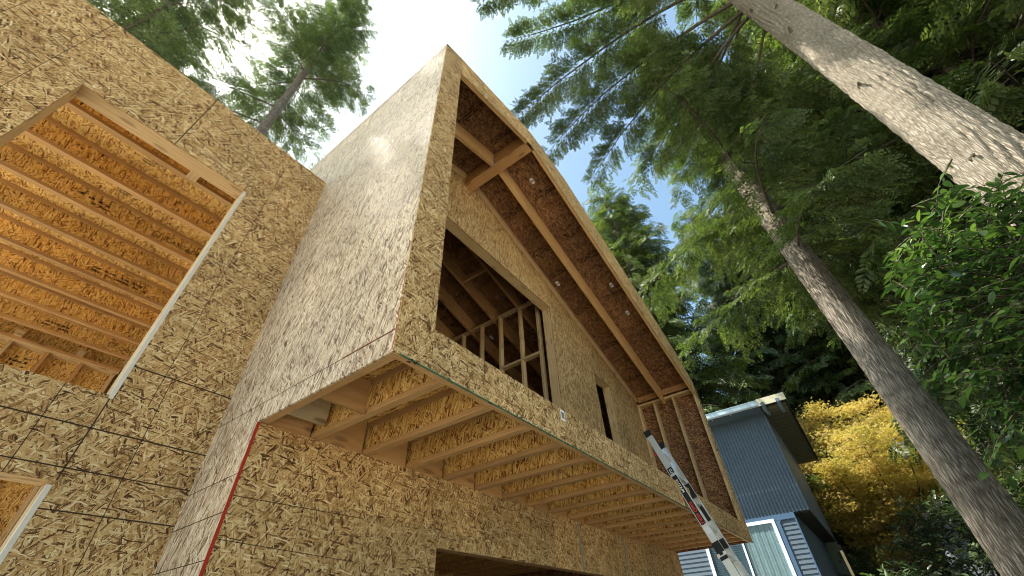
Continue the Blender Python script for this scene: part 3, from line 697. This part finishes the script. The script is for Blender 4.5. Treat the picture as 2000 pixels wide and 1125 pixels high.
# ================================================================ trees
def bark(name, c0, c1, c2, sc=(5, 26), bump=1.0):
    k = NT(name); uv = k.n('TexCoord').outputs['UV']
    s1 = k.n('VectorMath', {0: uv, 1: (sc[0], sc[1], 1)}, operation='MULTIPLY').outputs[0]
    wn = k.n('TexNoise', {'Vector': s1, 'Scale': .8, 'Detail': 3.0}, noise_dimensions='2D').outputs['Color']
    s2 = k.n('VectorMath', {0: s1, 1: k.n('VectorMath', {0: wn, 'Scale': 1.6}, operation='SCALE').outputs[0]}, operation='ADD').outputs[0]
    vo = k.n('TexVoronoi', {'Vector': s2, 'Scale': 1.0}, voronoi_dimensions='2D', feature='DISTANCE_TO_EDGE').outputs[0]
    fine = k.n('TexNoise', {'Vector': s1, 'Scale': 5.0, 'Detail': 5.0, 'Roughness': .7}, noise_dimensions='2D').outputs[0]
    big = k.n('TexNoise', {'Vector': uv, 'Scale': 2.0, 'Detail': 4.0}, noise_dimensions='2D').outputs[0]
    h = k.math('ADD', k.math('MINIMUM', k.math('MULTIPLY', vo, 3.5), 1.0), k.math('MULTIPLY', fine, .9))
    f = k.math('ADD', k.math('MULTIPLY', h, .42), k.math('MULTIPLY', big, .35))
    k.link(k.ramp(f, [(.2, c0), (.5, c1), (.85, c2)]), k.b.inputs['Base Color'])
    k.b.inputs['Roughness'].default_value = .95; k.b.inputs['Specular IOR Level'].default_value = .1
    bp = k.n('Bump', {'Strength': bump, 'Distance': .02, 'Height': h}); k.link(bp.outputs[0], k.b.inputs['Normal'])
    return k.m
m_bark = bark('fir_bark', (.10, .08, .06), (.30, .255, .195), (.52, .46, .36), (5.5, 46), 1.0)
m_bark2 = bark('cedar_bark', (.06, .045, .035), (.19, .16, .125), (.40, .35, .285), (3.0, 34))
m_limb = bark('limb_bark', (.025, .02, .015), (.07, .058, .042), (.14, .12, .09), (8, 30), .5)

def leaf(name, cols, trans=.36, rough=.45, spec=.3, nscale=.7):
    k = NT(name); geo = k.n('NewGeometry')
    ri = geo.outputs['Random Per Island']
    nz = k.n('TexNoise', {'Vector': geo.outputs['Position'], 'Scale': nscale, 'Detail': 2.0}).outputs[0]
    f = k.math('ADD', k.math('MULTIPLY', ri, .6), k.math('MULTIPLY_ADD', nz, 1.2, -.4))
    c = k.ramp(f, [(i / (len(cols) - 1), x) for i, x in enumerate(cols)])
    k.link(c, k.b.inputs['Base Color']); k.b.inputs['Roughness'].default_value = rough; k.b.inputs['Specular IOR Level'].default_value = spec
    t = k.n('BsdfTranslucent', {'Color': k.mix(1.0, c, (1.35, 1.5, .7), 'MULTIPLY')})
    mx = k.n('MixShader', {0: trans, 1: k.b.outputs[0], 2: t.outputs[0]})
    k.link(mx.outputs[0], k.t.nodes['Material Output'].inputs[0])
    return k.m
m_needle = leaf('fir_needles', [(.022, .038, .014), (.045, .075, .024), (.09, .13, .042), (.18, .23, .08)], .34)
m_needle2 = leaf('cedar_sprays', [(.024, .04, .013), (.05, .078, .024), (.105, .145, .042), (.22, .255, .08)], .34)
m_needle3 = leaf('bluish_needles', [(.02, .036, .017), (.045, .07, .03), (.09, .13, .05), (.17, .21, .08)], .34)
m_maple = leaf('maple_leaves', [(.07, .11, .03), (.27, .26, .075), (.47, .36, .12), (.52, .33, .13), (.68, .60, .36)], .45, nscale=.9)
m_laurel = leaf('laurel_leaves', [(.016, .04, .014), (.035, .078, .022), (.075, .135, .035), (.16, .23, .06)], .3, rough=.28, spec=.6, nscale=1.5)
m_rhodo = leaf('rhododendron_leaves', [(.02, .04, .014), (.035, .065, .022), (.055, .09, .03), (.08, .12, .04)], .2, rough=.35, spec=.5)

def fast_mesh(name, V, F, mat, parent, loc=(0, 0, 0)):
    me = bpy.data.meshes.new(name); nv, nf = len(V), len(F); k = F.shape[1]
    me.vertices.add(nv); me.vertices.foreach_set('co', V.astype(np.float32).ravel())
    me.loops.add(nf * k); me.loops.foreach_set('vertex_index', F.astype(np.int32).ravel())
    me.polygons.add(nf); me.polygons.foreach_set('loop_start', np.arange(0, nf * k, k, dtype=np.int32))
    me.update(calc_edges=True); me.materials.append(mat)
    o = bpy.data.objects.new(name, me); col.objects.link(o); o.parent = parent; o.location = loc
    return o
def spray_template(n=9, L=.36, Wd=.13, seed=0, lw=.022):
    # flat frond: a stem with alternating shoots, every shoot a thin folded triangle pair
    r = np.random.default_rng(seed); V = []; F = []
    def tri(a, b, c): i = len(V); V.extend([a, b, c]); F.append((i, i + 1, i + 2))
    tri((0, -.004, 0), (L, 0, -.03), (0, .004, 0))
    for i in range(n):
        t = (i + .6) / n; x = t * L * .93; wl_ = Wd * (1 - t * .7) * r.uniform(.8, 1.2)
        for s in (-1, 1):
            a = s * R(r.uniform(38, 62)); dx, dy = math.cos(a) * wl_, math.sin(a) * wl_; dz = r.uniform(-.03, .012)
            nx, ny = -math.sin(a) * lw * .5, math.cos(a) * lw * .5; xx = x + r.uniform(-.01, .01); z0 = -.03 * t
            tri((xx, 0, z0), (xx + dx * .6 + nx, dy * .6 + ny, z0 + dz * .5), (xx + dx, dy, z0 + dz))
            tri((xx, 0, z0), (xx + dx, dy, z0 + dz), (xx + dx * .6 - nx, dy * .6 - ny, z0 + dz * .5 + r.uniform(-.01, .01)))
    return np.array(V), np.array(F)
def frames(d, tilt, r):
    # rotation matrices whose x column is d; z roughly up with random roll
    d = d / np.linalg.norm(d, axis=1, keepdims=True)
    up = np.tile([0, 0, 1.], (len(d), 1)) + r.normal(0, tilt, (len(d), 3))
    y = np.cross(up, d); y /= np.linalg.norm(y, axis=1, keepdims=True) + 1e-9
    z = np.cross(d, y); return np.stack([d, y, z], 2)
def scatter(P, Dr, Sc, tmpl, tilt, r):
    Vt, Ft = tmpl; Rm = frames(Dr, tilt, r)
    V = np.einsum('nij,vj->nvi', Rm, Vt) * Sc[:, None, None] + P[:, None, :]
    F = Ft[None] + (np.arange(len(P)) * len(Vt))[:, None, None]
    return V.reshape(-1, 3), F.reshape(-1, 3)

def trunk_mesh(H, r0, r1, mat, parent, seed, sides=20, step=.5, rough=.0, lean=(0, 0), flare=.25, ridges=0):
    r = np.random.default_rng(seed); n = int(H / step) + 1; V = []; U = []
    zz = np.linspace(0, H, n); ph = r.uniform(0, 6.28, 6)
    ang = np.linspace(0, 2 * np.pi, sides, endpoint=False)
    Z, A = np.meshgrid(zz, ang, indexing='ij')
    rad = r0 + (r1 - r0) * (Z / H) ** .9 + flare * r0 * np.exp(-Z / .9)
    rad = rad * (1 + .04 * np.sin(2 * A + ph[0] + Z * .2) + .03 * np.sin(3 * A + ph[1] - Z * .35))
    if ridges:
        for q in range(4):
            f = r.integers(ridges // 2, ridges); rad = rad + rough * np.abs(np.sin(f * A / 2 + ph[q] + 1.6 * np.sin(Z * (1.1 + q * .7) + 3 * q) + .6 * np.sin(Z * 6.1 + q + 2 * A))) * (.35 + .65 * (Z < H))
        rad = rad + r.normal(0, rough * .22, rad.shape)
    cx = lean[0] * Z + .05 * np.sin(Z * .22 + ph[4]); cy = lean[1] * Z + .05 * np.sin(Z * .19 + ph[5])
    cx = cx - cx[0]; cy = cy - cy[0]
    V = np.stack([cx + rad * np.cos(A), cy + rad * np.sin(A), Z], -1).reshape(-1, 3)
    idx = np.arange(n * sides).reshape(n, sides); F = np.stack([idx[:-1], np.roll(idx[:-1], -1, 1), np.roll(idx[1:], -1, 1), idx[1:]], -1).reshape(-1, 4)
    o = fast_mesh('trunk', V, F, mat, parent)
    me = o.data; ul = me.uv_layers.new(name='UVMap')
    ring = np.broadcast_to(np.arange(sides), (n - 1, sides)); c = 2 * np.pi * r0 / sides
    u = np.stack([zz[:-1, None] + 0 * ring, zz[:-1, None] + 0 * ring, zz[1:, None] + 0 * ring, zz[1:, None] + 0 * ring], -1)
    v = np.stack([ring * c, (ring + 1) * c, (ring + 1) * c, ring * c], -1)
    ul.data.foreach_set('uv', np.stack([u, v], -1).astype(np.float32).ravel())
    me.polygons.foreach_set('use_smooth', np.ones(len(F), dtype=bool)); me.update()
    return o

def conifer_parts(root, seed, H, zb, Lf, nl, tmpl, nmat, rt, droop=.25, step=.26, tilt=.45, hang=0., az=None, extra=(), sub=.5, sscale=1.0, twl=1.7, limbr=.045, dens=1.0, t0=.12):
    """limbs, twigs and sprays; Lf(z, azimuth) = limb length"""
    r = np.random.default_rng(seed); mb = MB(); P = []; Dd = []; Sc = []
    limbs = []
    for i in range(nl):
        z = zb + (H - zb) * ((i + r.random()) / nl) ** 1.15; a = i * 2.399 + r.normal(0, .25)
        if az is not None and not az(a, z): continue
        limbs.append((z, a, Lf(z, a) * r.uniform(.72, 1.08), r.uniform(-.05, .35)))
    limbs += list(extra)
    for (z, a, L, rise) in limbs:
        if L < .3: continue
        n = 9; pts = []; side = r.normal(0, .10)
        for j in range(n):
            t = j / (n - 1); rr = L * t; aa = a + side * t * t
            pts.append(np.array([rr * math.cos(aa), rr * math.sin(aa), z + L * (rise * t - (droop + rise * .6) * t * t) + r.normal(0, .02) * L * .15]))
        mb.tube(pts, [max(limbr * (L / 4) ** .6 * (1 - .9 * j / (n - 1)), .006) for j in range(n)], 5, cap=False)
        pts = np.array(pts)
        t = t0 * r.uniform(.45, 1.05)
        while t < 1.0:
            f = t * (n - 1); j = min(int(f), n - 2); p = pts[j] + (pts[j + 1] - pts[j]) * (f - j); d = pts[j + 1] - pts[j]; d /= np.linalg.norm(d)
            sd = np.cross([0, 0, 1.], d); sd /= np.linalg.norm(sd)
            for s in (-1, 1):
                if r.random() < .12: continue
                tl = min(twl, .5 * L) * (1 - t) ** .65 * r.uniform(.6, 1.15) + .22
                td = d * r.uniform(.45, .9) + s * sd + np.array([0, 0, r.normal(-.08, .16) - hang * .5]); td /= np.linalg.norm(td)
                q = p + td * tl + np.array([0, 0, -.18 * tl - hang * tl * .4])
                mb.tube([p, p + td * tl * .55, q], [.011, .007, .003], 3, cap=False)
                m = max(int(tl / .15 * dens), 1)
                for u in range(m + 1):
                    uu = (u + .7) / (m + .7); b = p + (q - p) * uu
                    for s2 in ((-1, 1) if u < m else (0,)):
                        dd = (q - p) / tl + s2 * .75 * np.cross([0, 0, 1.], (q - p) / tl) + np.array([0, 0, r.normal(-.12, .22) - hang])
                        P.append(b); Dd.append(dd); Sc.append(sscale * r.uniform(.7, 1.2) * (1.05 - .35 * uu))
            t += step / L * r.uniform(.7, 1.3)
    br = mb.build('branches', m_limb, root, True)
    V, F = scatter(np.array(P), np.array(Dd), np.array(Sc), tmpl, tilt, r)
    cr_ = fast_mesh('crown', V, F, nmat, root)
    return br, cr_, len(F)

def tree_at(azd, dist): return (CAM.x + dist * math.cos(R(azd)), CAM.y + dist * math.sin(R(azd)), GZ)
T_NEAR = spray_template(6, .38, .17, 1, .050)
T_FAR = spray_template(5, .56, .26, 2, .085)
T_CED = spray_template(6, .46, .16, 3, .055)
tot = 0
# big trunk crossing the top right corner
t1 = thing('fir_tree', 'tall fir with thick sunlit bare trunk crossing the upper right corner', 'tree', tree_at(-28.4, 7.6))
trunk_mesh(30, .40, .17, m_bark, t1, 1, sides=140, step=.05, rough=.016, ridges=34, lean=(.0, .0))
rs = random.Random(3)
for zz_, aa_ in ((6.4, 150), (7.6, 185), (8.9, 140), (9.3, 170), (10.4, 200), (11.5, 150), (12.6, 178), (13.4, 135), (5.2, 200)):
    a_ = R(aa_); ra = .40 - .23 * (zz_ / 30) ** .9; L_ = rs.uniform(.05, .22)
    sb = MB(); sb.tube([((ra - .04) * math.cos(a_), (ra - .04) * math.sin(a_), zz_ - .05), ((ra + .03) * math.cos(a_), (ra + .03) * math.sin(a_), zz_), ((ra + L_) * math.cos(a_ + .1), (ra + L_) * math.sin(a_ + .1), zz_ + rs.uniform(-.04, .04))], [.07, .04, .018], 7)
    sb.build('branch_stub', m_limb, t1, True)
def lf1(z, a): return (6.2 if z < 16.5 else 2.4)  * max(0.2, 1 - (z - 14) / 20)
tot += conifer_parts(t1, 21, 29, 14.6, lf1, 30, T_NEAR, m_needle, .3, droop=.22, tilt=.5,
    az=lambda a, z: not (z > 15.5 and math.cos(a - R(116)) > .35) and math.cos(a - R(116)) < .78, dens=1.3, step=.18, t0=.36, twl=1.3,
    extra=[(14.8, R(91), 6.8, .2), (15.0, R(141), 6.4, .25), (14.2, R(80), 6.0, .1), (13.9, R(66), 4.8, .0), (16.4, R(150), 5.6, .2), (16.6, R(97), 7.4, .18), (17.2, R(136), 7.2, .18), (18.6, R(128), 7.0, .2), (18.4, R(103), 6.8, .2), (14.4, R(45), 4.5, .0), (13.2, R(25), 3.5, .0)])[2]
# second trunk
t2 = thing('cedar_tree', 'tall cedar with slender furrowed trunk in front of the yellow maple', 'tree', tree_at(-9.9, 11.0))
trunk_mesh(26, .375, .11, m_bark2, t2, 2, sides=90, step=.08, rough=.012, ridges=40)
def lf2(z, a): return (6.7 if abs(math.remainder(a - R(125), 6.2832)) < .9 else 4.6) * max(.15, 1 - max(z - 9, 0) / 20) 
tot += conifer_parts(t2, 22, 25.5, 8.3, lf2, 54, T_CED, m_needle2, .3, droop=.3, tilt=.5, hang=.25, az=lambda a, z: math.cos(a - R(116)) < .8)[2]
# fir behind the left wall
t3 = thing('fir_tree', 'fir with grey trunk rising behind the low wall, left of the gable', 'tree', tree_at(85.4, 14.0))
trunk_mesh(44, .32, .08, m_bark2, t3, 3, sides=16, step=.4)
tot += conifer_parts(t3, 23, 43, 14.5, lambda z, a: 3.8 * max(.2, 1 - max(z - 27, 0) / 18) * (.6 if z < 18 else 1), 74, T_NEAR, m_needle, .3, droop=.15, tilt=.5, az=lambda a, z: z > 24.5 or math.cos(a - R(265)) < .1)[2]
# fir between the sun and the house
t4 = thing('fir_tree', 'fir whose drooping boughs hang into the upper left corner', 'tree', tree_at(106.5, 16.0))
trunk_mesh(42, .38, .08, m_bark2, t4, 4, sides=16, step=.4)
tot += conifer_parts(t4, 24, 41, 18.5, lambda z, a: 4.3 * max(.2, 1 - max(z - 27, 0) / 16), 46, T_NEAR, m_needle, .3, droop=.25, tilt=.5)[2]

# background conifers: two prototypes, then copies
pa = thing('conifer_tree', 'bushy pale green conifer right behind the roof slope and the blue house', 'tree', tree_at(13, 25))
trunk_mesh(26, .4, .08, m_bark2, pa, 5, sides=14, step=.6)
tot += conifer_parts(pa, 25, 26, 2.5, lambda z, a: 4.9 * max(.12, (1 - z / 27)) ** .45 + .2, 150, T_FAR, m_needle2, .3, droop=.3, step=.42, sscale=1.15, hang=.2, dens=.6, twl=1.5)[2]
pa.scale = (1.25, 1.25, 1.25)
pb = thing('conifer_tree', 'dense dark conifer standing between the two big trunks', 'tree', tree_at(-21.5, 17.5))
trunk_mesh(25, .4, .08, m_bark2, pb, 6, sides=14, step=.6)
tot += conifer_parts(pb, 26, 25, 3.0, lambda z, a: 4.6 * max(.12, (1 - z / 26)) ** .5 + .2, 130, T_FAR, m_needle3, .3, droop=.35, step=.42, sscale=1.1, hang=.35, dens=.6, twl=1.5)[2]
def copy_tree(root, name, label, loc, rz, sc):
    c = root.copy(); col.objects.link(c); c.name = name; c.location = loc; c.rotation_euler = (0, 0, rz); c.scale = (sc, sc, sc)
    c['label'] = label
    for ch in root.children:
        d = ch.copy(); col.objects.link(d); d.parent = c
    return c
G = 'conifers standing behind the site'
pa['group'] = G; pb['group'] = G
copy_tree(pb, 'conifer_tree', 'dark conifer behind the top of the yellow maple', tree_at(-4.5, 33), 1.2, 1.3)
copy_tree(pa, 'conifer_tree', 'shaded conifer on the far right above the big trunk', tree_at(-34, 13.5), 2.2, 1.1)
copy_tree(pb, 'conifer_tree', 'conifer filling the gap above the glossy leaved bush', tree_at(-24, 15.5), 4.0, 1.05)
copy_tree(pa, 'conifer_tree', 'conifer behind the slender trunk at mid height', tree_at(-10.5, 30), 5.1, 1.35)
copy_tree(pb, 'conifer_tree', 'conifer in the top right corner with blue sky gaps', tree_at(-42, 15), .6, 1.15)
copy_tree(pb, 'conifer_tree', 'conifer right of the roof with blue sky on its left side', tree_at(0.5, 31), 3.0, 1.3)

copy_tree(pb, 'conifer_tree', 'conifer showing just above the roof edge at the eave end', tree_at(15, 31), 2.6, 1.25)
# maple
mp = thing('maple_tree', 'rounded maple in yellow and orange autumn leaf beyond the blue house', 'tree', (22.6, -3.1, GZ))
r = np.random.default_rng(5); mb = MB(); P = []
mb.tube([(0, 0, 0), (.05, .05, 1.0), (0, .1, 1.7)], [.16, .13, .12], 8)
for i in range(26):
    a = i * 2.4; rr = 3.5 * math.sqrt((i + 1) / 26) * r.uniform(.8, 1.1); hh = 9.0 - 1.1 * (rr / 3.5) ** 2 * 3 + r.normal(0, .4)
    tip = np.array([rr * math.cos(a), rr * math.sin(a), max(hh, 3.6)]); pts = []
    for j in range(7):
        t = j / 6; pts.append(np.array([0, .1, 1.5]) * (1 - t) + tip * t + np.array([0, 0, .5 * math.sin(t * 3.1)]) + r.normal(0, .06, 3) * t)
    mb.tube(pts, [.06 * (1 - .85 * j / 6) + .004 for j in range(7)], 5, cap=False)
    for j in range(2, 7):
        for q in range(9):
            b = pts[j] + r.normal(0, .16, 3); e_ = b + np.array([r.normal(0, .42), r.normal(0, .42), r.normal(.08, .14)])
            mb.tube([pts[j], e_], [.008, .003], 3, cap=False)
            m_ = 90; c_ = b + (e_ - b) * r.random((m_, 1)) * 1.15 + r.normal(0, 1, (m_, 3)) * np.array([.26, .26, .07]); P.append(c_)
mb.build('branches', m_limb, mp, True)
P = np.concatenate(P); N = len(P)
def star(n=5):
    V = []; F = []
    for i in range(n):
        a = 2 * math.pi * i / n; b = a + .35; c_ = a - .35
        k = len(V); V += [(0, 0, 0), (math.cos(c_) * .5, math.sin(c_) * .5, .05), (math.cos(a), math.sin(a), -.12)]; F.append((k, k + 1, k + 2))
        k = len(V); V += [(0, 0, 0), (math.cos(a), math.sin(a), -.12), (math.cos(b) * .5, math.sin(b) * .5, .05)]; F.append((k, k + 1, k + 2))
    return np.array(V), np.array(F)
V, F = scatter(P, r.normal(0, 1, (N, 3)) * np.array([1, 1, .5]), r.uniform(.045, .08, N), star(), .6, r); tot += len(F)
fast_mesh('crown', V, F, m_maple, mp)

# broad-leaved shrubs
def leaf_tmpl(L=1.0, Wd=.38):
    # pointed oval, folded at the midrib
    xs = [0, .2, .5, .8, 1.0]; ws = [0, .75, 1, .65, 0]; V = []; F = []
    mid = [(x * L, 0, -.10 * x * x) for x in xs]
    for s in (-1, 1):
        e_ = [(x * L, s * w_ * Wd / 2, -.10 * x * x + .05 * w_) for x, w_ in zip(xs, ws)]
        for i in range(4):
            k = len(V); V += [mid[i], mid[i + 1], e_[i + 1]]; F.append((k, k + 1, k + 2) if s < 0 else (k, k + 2, k + 1))
            k = len(V); V += [mid[i], e_[i + 1], e_[i]]; F.append((k, k + 1, k + 2) if s < 0 else (k, k + 2, k + 1))
    V = np.array(V); Vu, inv = np.unique(np.round(V, 5), axis=0, return_inverse=True); inv = inv.ravel()
    F = inv[np.array(F)]; F = np.array([f for f in F if len(set(f)) == 3]); return Vu, F
LT = leaf_tmpl()
def shrub(root, seed, cen, rad, nb, size, mat, hang=.3, stems=8, per=14, blen=.7, extra=()):
    r = np.random.default_rng(seed); mb = MB(); P = []; Dd = []; Sc = []
    cen = np.array(cen); rad = np.array(rad)
    for i in range(stems):
        e_ = cen + r.normal(0, .35, 3) * rad; mb.tube([(r.normal(0, .03), r.normal(0, .03), 0), tuple(e_ * np.array([.4, .4, .55])), tuple(e_)], [.045, .035, .015], 6)
    tips = []
    for i in range(nb):
        u = r.normal(0, 1, 3); u /= np.linalg.norm(u); q = cen + u * rad * r.uniform(.35, 1.0) ** .5
        if q[2] < .25: continue
        tips.append((q, u))
    tips += [(np.array(a), np.array(b)) for a, b in extra]
    for q, u in tips:
        L = blen * r.uniform(.6, 1.3); d = u * np.array([1, 1, .5]) + r.normal(0, .35, 3); d /= np.linalg.norm(d)
        p0 = q - d * L; mid = (p0 + q) / 2 + np.array([0, 0, .10 * L]); mb.tube([p0, mid, q], [.009, .006, .003], 4, cap=False)
        for k in range(per):
            t = (k + .5) / per; b = p0 * (1 - t) + q * t + np.array([0, 0, .2 * L * t * (1 - t)])
            sd = np.cross(d, [0, 0, 1.]); sd /= np.linalg.norm(sd) + 1e-6; s = 1 if k % 2 else -1
            P.append(b); Dd.append(d * r.uniform(.3, .9) + s * sd * r.uniform(.5, 1.1) + np.array([0, 0, r.normal(-hang, .3)])); Sc.append(size * r.uniform(.45, 1.35))
    mb.build('branches', m_limb, root, True)
    V, F = scatter(np.array(P), np.array(Dd), np.array(Sc), LT, .35, r)
    o = fast_mesh('crown', V, F, mat, root); o.data.polygons.foreach_set('use_smooth', np.ones(len(F), dtype=bool)); return len(F)
la = thing('laurel_tree', 'glossy broad leaved laurel at the right edge overlapping both trunks', 'tree', tree_at(-24.0, 6.3))
tot += shrub(la, 31, (0, 0, 3.75), (1.35, 1.35, 1.75), 680, .13, m_laurel, stems=9, per=13, blen=.62,
             extra=[((-.2 + .1 * i, 1.05 + .06 * i, 2.2 + .09 * i), (.1, 1, -.3)) for i in range(6)])
ra = thing('rhododendron_bush', 'low dark green bush behind the pale stake', 'bush', tree_at(-1.6, 13.2)); tot += shrub(ra, 32, (0, 0, 1.45), (1.1, 1.35, 1.15), 520, .13, m_rhodo, hang=.15, per=11, blen=.4)
rb_ = thing('rhododendron_bush', 'taller dark bush under the maple beside the slender trunk', 'bush', tree_at(-6.6, 15.2)); tot += shrub(rb_, 33, (0, 0, 2.2), (1.2, 1.6, 1.9), 800, .13, m_rhodo, hang=.15, per=11, blen=.45)
rc_ = thing('rhododendron_bush', 'dark bush between the maple trunk and the garden shed', 'bush', tree_at(1.6, 20.5)); tot += shrub(rc_, 34, (0, 0, 1.9), (1.0, 1.1, 1.9), 420, .14, m_rhodo, hang=.15, per=10, blen=.45)
print('foliage faces', tot)
